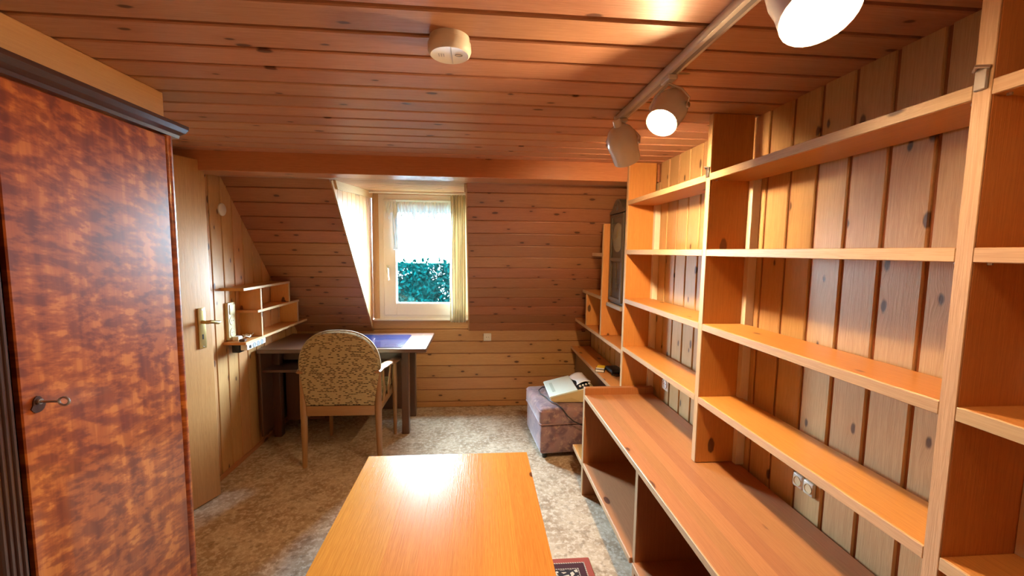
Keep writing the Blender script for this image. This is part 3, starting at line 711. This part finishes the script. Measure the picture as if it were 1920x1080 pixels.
# ------------------------------------------------------------------ armchair at the desk
def chair():
    o = thing('armchair', 'wooden armchair with rounded back in beige dashed fabric, pushed up to the desk', 'chair', (-0.912, 3.03, 0), math.radians(-0.6))
    CW = W('chair_wood', 'z')
    # back: rounded outline, puffed, leaning back a little
    half = []
    for k in range(25):
        u = k / 24
        if u < 0.4: s = u / 0.4; half.append((0.226 + 0.036 * s ** 0.8, 0.430 + 0.265 * s))
        else:
            a = (u - 0.4) / 0.6 * math.pi / 2
            half.append((0.262 * math.cos(a) ** 0.80, 0.695 + 0.247 * math.sin(a) ** 0.92))
    outline = half + [(-x, z) for x, z in half[::-1]][1:]
    outline += [(-x, 0.430) for x in (-0.15, 0.0, 0.15)][::-1][0:0]
    n = len(outline); cxz = (0.0, 0.66)
    def ring(sc, yoff):
        return [(cxz[0] + (x - cxz[0]) * sc, yoff - 0.245 - (z - 0.44) * 0.06, cxz[1] + (z - cxz[1]) * sc) for x, z in outline]
    rings = [ring(0.55, -0.030), ring(0.86, -0.027), ring(0.965, -0.020), ring(1.0, -0.004), ring(1.0, 0.022), ring(0.965, 0.040), ring(0.8, 0.052), ring(0.5, 0.056)]
    m = MB(); vs = [p for r in rings for p in r]; fs = []
    for j in range(len(rings) - 1):
        for i in range(n): k = (i + 1) % n; fs.append([j * n + i, j * n + k, (j + 1) * n + k, (j + 1) * n + i])
    fs.append(list(range(n))); fs.append([(len(rings) - 1) * n + i for i in range(n)][::-1])
    bk = m.add(vs, fs).build('backrest', DASH, o, True)
    bp = [Vector(p) for p in ring(1.005, 0.009)]
    MB().tube([tuple(p) for p in bp], 0.006, 6).build('piping', plain('piping_cloth', (0.42, 0.34, 0.2), 0.8), bk, True)
    MB().box(-0.225, 0.225, -0.262, -0.236, 0.362, 0.432, 0.006, 2).build('back_rail', W('chair_wood', 'x'), o, True)
    MB().box(-0.225, 0.225, -0.20, 0.27, 0.40, 0.475, 0.025, 3).build('seat', DASH, o, True)
    MB().box(-0.225, 0.225, 0.235, 0.258, 0.345, 0.405, 0.004, 2).build('front_rail', W('chair_wood', 'x'), o, True)
    for s in (-1, 1):
        MB().box(s * 0.225 - 0.011, s * 0.225 + 0.011, -0.235, 0.245, 0.345, 0.405, 0.004, 2).build('side_rail', W('chair_wood', 'y'), o, True)
        # rear leg runs from the floor to the arm, front leg tapers
        MB().tube([(s * 0.250, -0.246, 0.0), (s * 0.246, -0.246, 0.20), (s * 0.244, -0.250, 0.42), (s * 0.250, -0.246, 0.660)], [0.016, 0.020, 0.023, 0.017], 10).build('leg', CW, o, True)
        MB().tube([(s * 0.250, 0.250, 0.0), (s * 0.250, 0.250, 0.25), (s * 0.250, 0.246, 0.42), (s * 0.252, 0.240, 0.612)], [0.013, 0.018, 0.021, 0.015], 10).build('leg', CW, o, True)
        MB().tube([(s * 0.250, -0.285, 0.668), (s * 0.252, -0.23, 0.676), (s * 0.262, -0.05, 0.662), (s * 0.268, 0.12, 0.634), (s * 0.265, 0.25, 0.618), (s * 0.258, 0.30, 0.615)],
                  [0.022, 0.030, 0.036, 0.040, 0.038, 0.024], 10, sq=(1.0, 0.42)).build('armrest', W('chair_wood', 'y'), o, True)
        for yb, yt in ((-0.09, -0.14), (0.07, 0.12)):
            MB().tube([(s * 0.240, yb, 0.40), (s * 0.246, yb + (yt - yb) * 0.1 - 0.02 * (1 if yt > yb else -1), 0.48), (s * 0.248, (yb + yt) / 2, 0.56), (s * 0.254, yt, 0.648)], [0.014, 0.017, 0.015, 0.013], 8, sq=(0.5, 1.0)).build('arm_slat', CW, o, True)
chair()

# ------------------------------------------------------------------ wall shelf on the left wall with what lies on and under it
def wall_shelf():
    o = thing('wall_shelf', 'small stepped pine wall shelf of three boards above the desk', 'shelf', (-1.56, 3.2, 0.86))
    xa, xb = -1.488, XL + 0.0005
    def sb(name, y0, y1, z0, z1, axis='y'):
        s = bx(name, xb, xa - 0.003, y0, y1, z0, z1, W(SH, axis), o, 0.0015)
        bx('front_edge', xa - 0.003, xa, y0, y1, z0 + 0.0005, z1 - 0.0005, W('edge_pine', axis), s, 0.001)
    sb('shelf', 2.745, 3.395, 1.204, 1.222); sb('shelf', 2.905, 3.55, 1.040, 1.058); sb('shelf', 2.745, 3.70, 0.854, 0.872)
    sb('divider', 2.945, 2.963, 0.8725, 1.0395, 'z'); sb('divider', 2.945, 2.963, 1.0585, 1.2035, 'z')
    sb('divider', 3.372, 3.390, 1.0585, 1.2035, 'z'); sb('divider', 3.515, 3.533, 0.8725, 1.0395, 'z')
wall_shelf()
def switch_panel():
    o = thing('switch_socket_panel', 'tall cream wall plate with a rocker switch and two sockets by the door', 'switch', (XL, 2.81, 0.88))
    a, b = 2.780, 2.858
    p = bx('plate', XL, XL + 0.022, a, b, 0.878, 1.122, CREAM, o, 0.006, 2, True)
    bx('rocker', XL + 0.022, XL + 0.028, a + 0.012, b - 0.012, 1.045, 1.108, CREAM, o, 0.004, 2, True)
    for zz in (1.002, 0.925):
        s = MB().lathe([(0.030, 0.0), (0.030, 0.003), (0.024, 0.003), (0.022, 0.0012), (0.0, 0.0012)], aim((XL + 0.022, (a + b) / 2, zz), (1, 0, 0)), 24).build('socket', CREAM, o, True)
        for q in (-1, 1): MB().lathe([(0.003, 0), (0.003, 0.0006), (0, 0.0006)], aim((XL + 0.0232, (a + b) / 2 + q * 0.0095, zz), (1, 0, 0)), 8).build('pin_hole', BLACK, s)
switch_panel()
MBc = MB().lathe([(0.040, 0.0), (0.040, 0.006), (0.034, 0.010), (0.0, 0.011)], aim((XL, 2.800, 1.720), (1, 0, 0)), 28)
tag(MBc.build('blank_cover', WHITE, smooth=True), 'round white blank cover high on the left board wall', 'cover')
def plug_cable():
    o = thing('plug_cable', 'white plug with a looped cable lying on the lowest wall shelf', 'cable', (-1.57, 2.84, 0.873))
    MB().box(-1.598, -1.556, 2.790, 2.835, 0.873, 0.900, 0.006, 2).build('plug', WHITE, o, True)
    pts = []
    for k in range(26):
        a = k / 25 * 2.6 * math.pi; r = 0.030 - 0.006 * k / 25
        pts.append((-1.565 + r * math.sin(a), 2.872 + 0.06 * k / 25 - r * math.cos(a) + 0.0, 0.880 + 0.010 * math.sin(k * 0.7) ** 2 + 0.004 * k / 25))
    MB().tube([(-1.575, 2.832, 0.886)] + pts, 0.004, 6).build('cable', WHITE, o, True)
    MB().box(-1.540, -1.505, 2.760, 2.790, 0.873, 0.889, 0.003).build('adapter', plain('brown_plastic', (0.08, 0.04, 0.025), 0.4), o)
plug_cable()
def power_strip():
    o = thing('power_strip', 'white power strip fixed beneath the left wall shelf', 'power strip', (-1.52, 2.9, 0.82))
    bx('body', -1.535, -1.492, 2.765, 3.000, 0.814, 0.8535, WHITE, o, 0.006, 2, True)
    for k in range(3):
        MB().lathe([(0.018, 0), (0.018, 0.002), (0.014, 0.002), (0.013, 0.0008), (0, 0.0008)], aim((-1.492, 2.85 + k * 0.048, 0.834), (1, 0, 0)), 18).build('socket', GREYPRINT, o, True)
    bx('switch', -1.492, -1.487, 2.790, 2.806, 0.824, 0.844, BLACK, o, 0.001)
    bx('transformer', -1.595, -1.545, 2.775, 2.835, 0.795, 0.853, BLACK, o, 0.006, 2, True)
power_strip()

# sockets
def socket(loc, nrm, up, label, size=0.04, frame=WHITE):
    n = Vector(nrm); u = Vector(up); r = u.cross(n)
    M = Matrix((r, u, n)).transposed().to_4x4(); M.translation = Vector(loc)
    o = thing('wall_socket', label, 'socket', loc)
    MB().box(-size, size, -size, size, 0.0, 0.009, 0.004, 2, M).build('plate', frame, o, True)
    s = MB().lathe([(0.027, 0.009), (0.027, 0.013), (0.021, 0.013), (0.020, 0.0095), (0, 0.0095)], M, 24).build('socket', frame, o, True)
    for q in (-1, 1): MB().lathe([(0.003, 0.0095), (0.003, 0.0102), (0, 0.0102)], M @ Matrix.Translation((q * 0.0095, 0, 0)), 8).build('pin_hole', BLACK, s)
socket((0.089, YB, 0.673), (0, -1, 0), (0, 0, 1), 'white square socket on the low back wall under the slope', 0.036)
socket((XR, 2.222, 0.735), (-1, 0, 0), (0, 0, 1), 'white socket on the board wall under the far bookcase shelf', 0.036)
def double_socket():
    o = thing('double_socket', 'pair of clear plastic sockets on the board wall above the worktop', 'socket', (XR, 1.30, 0.72))
    PL = plain('clear_grey', (0.70, 0.68, 0.60), 0.3)
    for k in range(2):
        y0 = 1.166 + k * 0.045
        p = bx('plate', XR - 0.012, XR, y0, y0 + 0.042, 0.706, 0.752, PL, o, 0.010, 3, True)
        MB().lathe([(0.016, 0), (0.016, 0.002), (0.013, 0.002), (0.012, 0.0005), (0, 0.0005)], aim((XR - 0.012, y0 + 0.021, 0.729), (-1, 0, 0)), 20).build('socket', CREAM, p, True)
double_socket()

# ------------------------------------------------------------------ ottoman, fax machine, small boxes
def puff(w, d, h, r, bulge, z0):
    """rounded cushion block with swollen faces"""
    bm = bmesh.new(); bmesh.ops.create_cube(bm, size=1.0)
    bmesh.ops.scale(bm, vec=(w, d, h), verts=bm.verts)
    bmesh.ops.bevel(bm, geom=bm.edges[:], offset=r, segments=3, affect='EDGES', profile=0.5)
    bmesh.ops.subdivide_edges(bm, edges=[e for e in bm.edges if e.calc_length() > 0.08], cuts=5, use_grid_fill=True)
    bm.verts.index_update()
    vs = []
    for v in bm.verts:
        x, y, z = v.co
        bx_ = 1 - (2 * x / w) ** 2; by_ = 1 - (2 * y / d) ** 2; bz_ = 1 - (2 * z / h) ** 2
        bx_, by_, bz_ = max(bx_, 0), max(by_, 0), max(bz_, 0)
        vs.append((x + bulge * math.copysign(1, x) * by_ * bz_ * (abs(2 * x / w) ** 4), y + bulge * math.copysign(1, y) * bx_ * bz_ * (abs(2 * y / d) ** 4), z + h / 2 + z0 + bulge * math.copysign(1, z) * bx_ * by_ * (abs(2 * z / h) ** 4)))
    fs = [[v.index for v in f.verts] for f in bm.faces]; bm.free()
    return vs, fs
def ottoman():
    o = thing('ottoman', 'square floral velour ottoman with a piped lid beside the stepped shelves', 'ottoman', (0.640, 3.060, 0), math.radians(4.5))
    w, d = 0.445, 0.52
    vs, fs = puff(w - 0.02, d - 0.02, 0.215, 0.018, 0.012, 0.040); MB().add(vs, fs).build('body', FLORAL, o, True)
    vs, fs = puff(w, d, 0.125, 0.028, 0.014, 0.250); lid = MB().add(vs, fs).build('lid', FLORAL, o, True)
    hw, hd = w / 2 - 0.001, d / 2 - 0.001
    for zz in (0.353, 0.262):
        MB().tube([(-hw + 0.012, -hd, zz), (hw - 0.012, -hd, zz), (hw, -hd + 0.012, zz), (hw, hd - 0.012, zz), (hw - 0.012, hd, zz), (-hw + 0.012, hd, zz), (-hw, hd - 0.012, zz), (-hw, -hd + 0.012, zz), (-hw + 0.012, -hd, zz)], 0.005, 6).build('piping', plain('mauve_piping', (0.30, 0.18, 0.18), 0.7), lid, True)
    for sx in (-1, 1):
        for sy in (-1, 1): MB().lathe([(0.016, 0.0), (0.022, 0.042)], Matrix.Translation((sx * (w / 2 - 0.05), sy * (d / 2 - 0.05), 0)), 12).build('foot', BLACK, o, True)
ottoman()
def fax():
    o = thing('fax_machine', 'cream wedge shaped fax machine lying on the floral ottoman', 'fax machine', (0.535, 2.880, 0.3895), math.radians(-1.5))
    # local: x to the right, y away from the viewer; low at the left and rising to the right
    D = 0.34; side = Matrix(((1, 0, 0, 0), (0, 0, 1, 0), (0, 1, 0, 0), (0, 0, 0, 1)))
    MB().prism([(0.005, 0.0), (0.325, 0.0), (0.330, 0.085), (0.300, 0.104), (0.235, 0.094), (0.0, 0.034), (-0.006, 0.022)], D, side).build('body', FAXCREAM, o)
    MB().prism([(0.03, 0.003), (0.21, 0.003), (0.21, 0.010), (0.145, 0.036), (0.03, 0.010)], 0.0025, Matrix(((1, 0, 0, 0), (0, 0, 1, -0.0022), (0, 1, 0, 0), (0, 0, 0, 1)))).build('side_panel', plain('fax_side', (0.52, 0.43, 0.23), 0.45), o)
    lid = MB().prism([(-0.012, 0.032), (0.190, 0.0835), (0.188, 0.094), (-0.010, 0.044), (-0.016, 0.038)], D + 0.012, side @ Matrix.Translation((0, 0, -0.006))).build('lid', FAXLID, o)
    MB().prism([(0.018, 0.0520), (0.040, 0.0575), (0.040, 0.0590), (0.018, 0.0535)], 0.20, side @ Matrix.Translation((0, 0, 0.07))).build('name_strip', plain('lid_strip', (0.47, 0.58, 0.51), 0.4), lid)
    MB().prism([(0.196, 0.0855), (0.290, 0.1035), (0.290, 0.1045), (0.196, 0.0865)], D - 0.05, side @ Matrix.Translation((0, 0, 0.02))).build('tray', BLACK, o)
    # curled sheet of paper and white tabs
    vs, fs = [], []; nu, nv = 7, 9
    for i in range(nu):
        for j in range(nv):
            u, v = i / (nu - 1), j / (nv - 1)
            vs.append((0.200 + 0.105 * u + 0.012 * math.sin(v * 5), 0.085 + 0.235 * v, 0.098 + 0.018 * u + 0.012 * math.sin(u * 3.1) + 0.008 * math.sin(v * 6 + u * 2)))
    for i in range(nu - 1):
        for j in range(nv - 1): fs.append([i * nv + j, (i + 1) * nv + j, (i + 1) * nv + j + 1, i * nv + j + 1])
    pp = MB().add(vs, fs).build('paper', PAPER, o, True)
    md = pp.modifiers.new('thick', 'SOLIDIFY'); md.thickness = 0.0008
    for k in range(4): MB().box(0.212 + k * 0.024, 0.226 + k * 0.024, 0.045 + 0.004 * k, 0.064 + 0.004 * k, 0.094 + 0.006 * k, 0.108 + 0.005 * k, 0.004, 2).build('tab', WHITE, o, True)
    for k in range(4): MB().box(0.205 + k * 0.024, 0.218 + k * 0.024, 0.315, 0.333, 0.092 + 0.006 * k, 0.108 + 0.005 * k, 0.004, 2).build('tab', WHITE, o, True)
    MB().tube([(0.06, 0.30, 0.02), (-0.03, 0.30, 0.012), (-0.065, 0.24, 0.008), (-0.06, 0.17, 0.006), (-0.025, 0.09, 0.006), (-0.012, 0.02, 0.006), (0.03, -0.045, 0.004), (0.065, -0.094, -0.012), (0.10, -0.108, -0.060), (0.145, -0.108, -0.10), (0.20, -0.108, -0.125), (0.29, -0.108, -0.140)], 0.004, 6).build('cable', BLACK, o, True)
fax()
def small_box():
    o = thing('card_box', 'small yellow and black cardboard box lying on the lower stepped shelf', 'box', (0.925, 2.985, 0.5905), math.radians(-24))
    MB().box(-0.033, 0.033, -0.055, 0.055, 0.0, 0.026, 0.001).build('box', plain('black_card', (0.02, 0.02, 0.02), 0.5), o)
    MB().box(-0.030, 0.030, -0.020, 0.052, 0.0255, 0.0268, 0).build('top_panel', YELLOW, o)
    MB().box(-0.030, 0.030, -0.053, -0.026, 0.0255, 0.0268, 0).build('label_panel', PAPER, o)
    MB().box(-0.030, 0.030, -0.0558, -0.0548, 0.004, 0.020, 0).build('end_panel', PAPER, o)
    MB().box(-0.0338, -0.0328, -0.052, 0.0, 0.004, 0.018, 0).build('side_panel', YELLOW, o)
small_box()
def pouch():
    o = thing('black_pouch', 'flat black zipped pouch beside the small yellow box', 'pouch', (1.012, 2.935, 0.5905), math.radians(4))
    vs, fs = puff(0.090, 0.13, 0.030, 0.010, 0.006, 0.006); MB().add(vs, fs).build('pouch', BLACK, o, True)
    MB().tube([(-0.040, -0.06, 0.022), (-0.052, -0.085, 0.008), (-0.030, -0.105, 0.005), (0.01, -0.10, 0.005), (0.02, -0.07, 0.02)], 0.004, 6).build('strap', BLACK, o, True)
pouch()

# ------------------------------------------------------------------ smoke detector
def detector():
    cx, cy = -0.075, 1.098
    o = thing('smoke_detector', 'round white smoke detector on the board ceiling', 'smoke detector', (cx, cy, ZC))
    dn = Matrix.Translation((cx, cy, ZC)) @ Matrix.Rotation(math.pi, 4, 'X')
    MB().lathe([(0.050, 0.0), (0.050, 0.012), (0.0475, 0.013)], dn, 40).build('base', WHITE, o, True)
    h = MB().lathe([(0.0475, 0.013), (0.0535, 0.014), (0.0545, 0.030), (0.051, 0.039), (0.047, 0.042), (0.045, 0.0415), (0.0, 0.0415)], dn, 40).build('housing', WHITE, o, True)
    for k in range(3): MB().box(-0.027 + k * 0.006 + cx, -0.0255 + k * 0.006 + cx, cy - 0.006 - 0.003, cy + 0.006, ZC - 0.0422, ZC - 0.0412, 0).build('slot', GREYPRINT, h)
    MB().box(cx + 0.005, cx + 0.0062, cy - 0.044, cy + 0.044, ZC - 0.0420, ZC - 0.0412, 0).build('seam', GREYPRINT, h)
    ring = [(cx + 0.023 + 0.009 * math.cos(a), cy - 0.004 + 0.0055 * math.sin(a), ZC - 0.0418) for a in [i * math.pi / 8 for i in range(17)]]
    MB().tube(ring, 0.0008, 5).build('test_button', GREYPRINT, h)
detector()

# ------------------------------------------------------------------ ceiling track with three spot lamps
def track():
    o = thing('lighting_track', 'white ceiling lighting track running along the bookcase', 'light track', (0.545, 0.7, ZC))
    bx('rail', 0.527, 0.563, -0.35, 1.625, ZC - 0.026, ZC - 0.0005, ENAMEL, o, 0.006, 2, True)
    bx('slot', 0.539, 0.551, -0.34, 1.61, ZC - 0.0265, ZC - 0.0255, GREYPRINT, o, 0)
    bx('end_cap', 0.525, 0.565, 1.620, 1.632, ZC - 0.028, ZC - 0.0005, ENAMEL, o, 0.003)
track()
def spot(yt, pivot, d, label, k, sc=1.0, sink=0.0):
    """pivot = point between the yoke arms, d = where the lamp points"""
    d = Vector(d).normalized(); P = Vector(pivot); T = Vector((0.545, yt, ZC - 0.026))
    o = thing('spot_lamp', label, 'spotlight', T, group='spot lamps on the ceiling track')
    bx('adapter', T.x - 0.013, T.x + 0.013, yt - 0.028, yt + 0.028, T.z - 0.014, T.z + 0.001, ENAMEL, o, 0.003)
    M = aim(P, d) @ Matrix.Scale(sc, 4)
    # bell housing, open at the front
    prof = [(0.009, -0.088), (0.013, -0.084), (0.014, -0.064), (0.026, -0.059), (0.038, -0.048), (0.047, -0.030), (0.051, -0.008), (0.051, 0.006), (0.047, 0.030), (0.0455, 0.064), (0.043, 0.064), (0.044, 0.020), (0.042, -0.030), (0.0, -0.046)]
    h = MB().lathe(prof, M, 28).build('housing', ENAMEL, o, True)
    # yoke arms to the side screws
    ax = (M.to_3x3() @ Vector((1, 0, 0))).normalized()
    if abs(ax.z) > 0.8: ax = (M.to_3x3() @ Vector((0, 1, 0))).normalized()
    hook = T + Vector((0, 0, -0.016)); r = 0.056 * sc
    top = (P - d * 0.075 * sc)
    mid = hook.lerp(top, 0.45)
    for s in (-1, 1):
        e = P + ax * s * r
        m1 = hook.lerp(e, 0.35) + ax * s * 0.02
        m2 = hook.lerp(e, 0.75) + ax * s * 0.018
        MB().tube([hook, m1, m2, e + Vector((0, 0, 0.01)), e], 0.006, 8, sq=(1.0, 0.5)).build('yoke', ENAMEL, o, True)
        MB().lathe([(0.008, 0), (0.008, 0.006), (0.0, 0.008)], aim(e - ax * s * 0.003, ax * s), 10).build('screw', STEEL, o, True)
    MB().tube([hook, mid + Vector((0.01, 0, 0)), top], 0.005, 8).build('cable', ENAMEL, o, True)
    bp = [(0.013, -0.048), (0.016, -0.020), (0.030, 0.020), (0.0335, 0.038), (0.034, 0.050), (0.032, 0.062), (0.025, 0.072), (0.013, 0.077), (0.0, 0.078)]
    MB().lathe([(a, h - sink) for a, h in bp], M, 28).build('bulb', mat_bulb(k), o, True, label='glowing round reflector bulb')
def piv(bulb, d, sc=1.0):
    return Vector(bulb) - Vector(d).normalized() * 0.045 * sc
spot(1.590, (0.533, 1.540, 1.884), (0.45, 0.50, -0.74), 'spot lamp at the far end of the track, turned away to the back', 0, 1.1, 0.018)
d2 = (-0.52, -0.40, -0.76); spot(1.200, piv((0.535, 1.200, 1.868), d2), d2, 'middle spot lamp on the track with its glowing bulb facing left', 1, 1.0, 0.008)
d3 = (-0.12, -0.48, -0.87); spot(0.640, piv((0.503, 0.615, 1.852), d3, 1.2), d3, 'nearest spot lamp on the track with a large glaring bulb', 2, 1.15, -0.012)

# ------------------------------------------------------------------ curtain and net at the window
def pleat(x0, x1, z0, z1, yc, amp, waves, nx, nz, flare=0.0, scallop=None):
    vs, fs = [], []
    for j in range(nz + 1):
        v = j / nz
        for i in range(nx + 1):
            u = i / nx; zz = z1 + (z0 - z1) * v
            if scallop: zz = z1 + ((z0 - z1) + scallop * abs(math.sin(u * math.pi * 15 + 0.9 * math.sin(u * 23))) ) * v
            w = 1 + flare * v
            x = (x0 + x1) / 2 + (u - 0.5) * (x1 - x0) * w + 0.004 * math.sin(7 * v + 9 * u)
            yv = yc + amp * (0.6 + 0.4 * v) * math.sin(u * waves * 2 * math.pi + 0.8 * math.sin(3 * v + u * 4)) + 0.3 * amp * math.sin(u * waves * 4.3 * math.pi + 2 * v)
            vs.append((x, yv, zz))
    for j in range(nz):
        for i in range(nx): a = j * (nx + 1) + i; fs.append([a, a + 1, a + nx + 2, a + nx + 1])
    return vs, fs
vs, fs = pleat(-0.245, -0.115, 0.835, 1.960, 3.700, 0.016, 5, 60, 30, 0.10)
cu = MB().add(vs, fs).build('curtain', CURTAIN, smooth=True); cu.modifiers.new('thick', 'SOLIDIFY').thickness = 0.0015
tag(cu, 'beige striped curtain drawn to the right of the window', 'curtain')
rail = thing('curtain_rail', 'white curtain rail below the dormer ceiling', 'curtain rail', (-0.52, 3.70, 1.965))
bx('rail', -0.945, -0.095, 3.690, 3.712, 1.964, strip_z(3.70) - 0.0005, WPAINT, rail, 0.003)
for k in range(6): MB().tube([(-0.238 + k * 0.024, 3.70, 1.964), (-0.238 + k * 0.024, 3.70, 1.952)], 0.004, 6).build('glider', WHITE, rail)
vs, fs = pleat(-0.83, -0.17, 1.740, 1.905, 3.790, 0.006, 24, 360, 10, 0.0, 0.07)
tag(MB().add(vs, fs).build('net_valance', SHEER, smooth=True), 'gathered white net valance across the top of the window', 'curtain')
vs, fs = pleat(-0.765, -0.715, 1.480, 1.890, 3.780, 0.006, 4, 40, 14)
tag(MB().add(vs, fs).build('net_curtain', SHEER, smooth=True), 'narrow white net curtain at the left side of the window', 'curtain')

# ------------------------------------------------------------------ outside: hedge and lawn
g = bx('ground', -9, 8, 4.6, 16, -2.75, -2.6, LAWN, bv=0); struct(g, 'green lawn far below the window', 'lawn')
def hedge():
    rnd = random.Random(3)
    core = MB().box(-5.2, 3.0, 9.25, 10.4, -2.6, 1.16, 0.0)
    o = core.build('hedge', LEAF); tag(o, 'dense blue green garden hedge with pale blossom beyond the window', 'hedge')
    def leaf(x, y, z, s):
        t = Vector((rnd.uniform(-1, 1), rnd.uniform(-1, 0.2), rnd.uniform(-0.6, 1))).normalized(); u = t.cross(Vector((rnd.uniform(-1, 1), rnd.uniform(-1, 1), rnd.uniform(-1, 1)))).normalized()
        p = Vector((x, y, z)); return [p - t * s, p + u * s * 0.45, p + t * s, p - u * s * 0.45]
    lv = MB(); bl = MB()
    for i in range(7000):
        x = rnd.uniform(-3.6, 0.6); z = rnd.uniform(-0.6, 1.19 + 0.03 * math.sin(x * 7)); y = 9.25 - rnd.uniform(0.0, 0.18)
        lv.add(leaf(x, y, z, rnd.uniform(0.04, 0.075)), [[0, 1, 2, 3]])
    for k in range(24):
        x = -3.6 + k * 0.18 + rnd.uniform(-0.04, 0.04)
        for i in range(26):
            h = rnd.random(); lv.add(leaf(x + rnd.uniform(-0.07, 0.07) * (1 - h), 9.3, 1.15 + 0.15 * h, 0.045), [[0, 1, 2, 3]])
    for (cx, cz, n) in ((-1.66, 0.96, 26), (-0.90, 0.98, 50), (-0.74, 0.62, 26), (-1.30, 1.08, 4)):
        for i in range(n): bl.add(leaf(cx + rnd.gauss(0, 0.10), 9.04 - rnd.uniform(0, 0.05), cz + rnd.gauss(0, 0.09), rnd.uniform(0.02, 0.035)), [[0, 1, 2, 3]])
    a = lv.build('leaves', LEAF, o); a['kind'] = 'stuff'
    b = bl.build('blossoms', BLOSSOM, o); b['kind'] = 'stuff'
hedge()
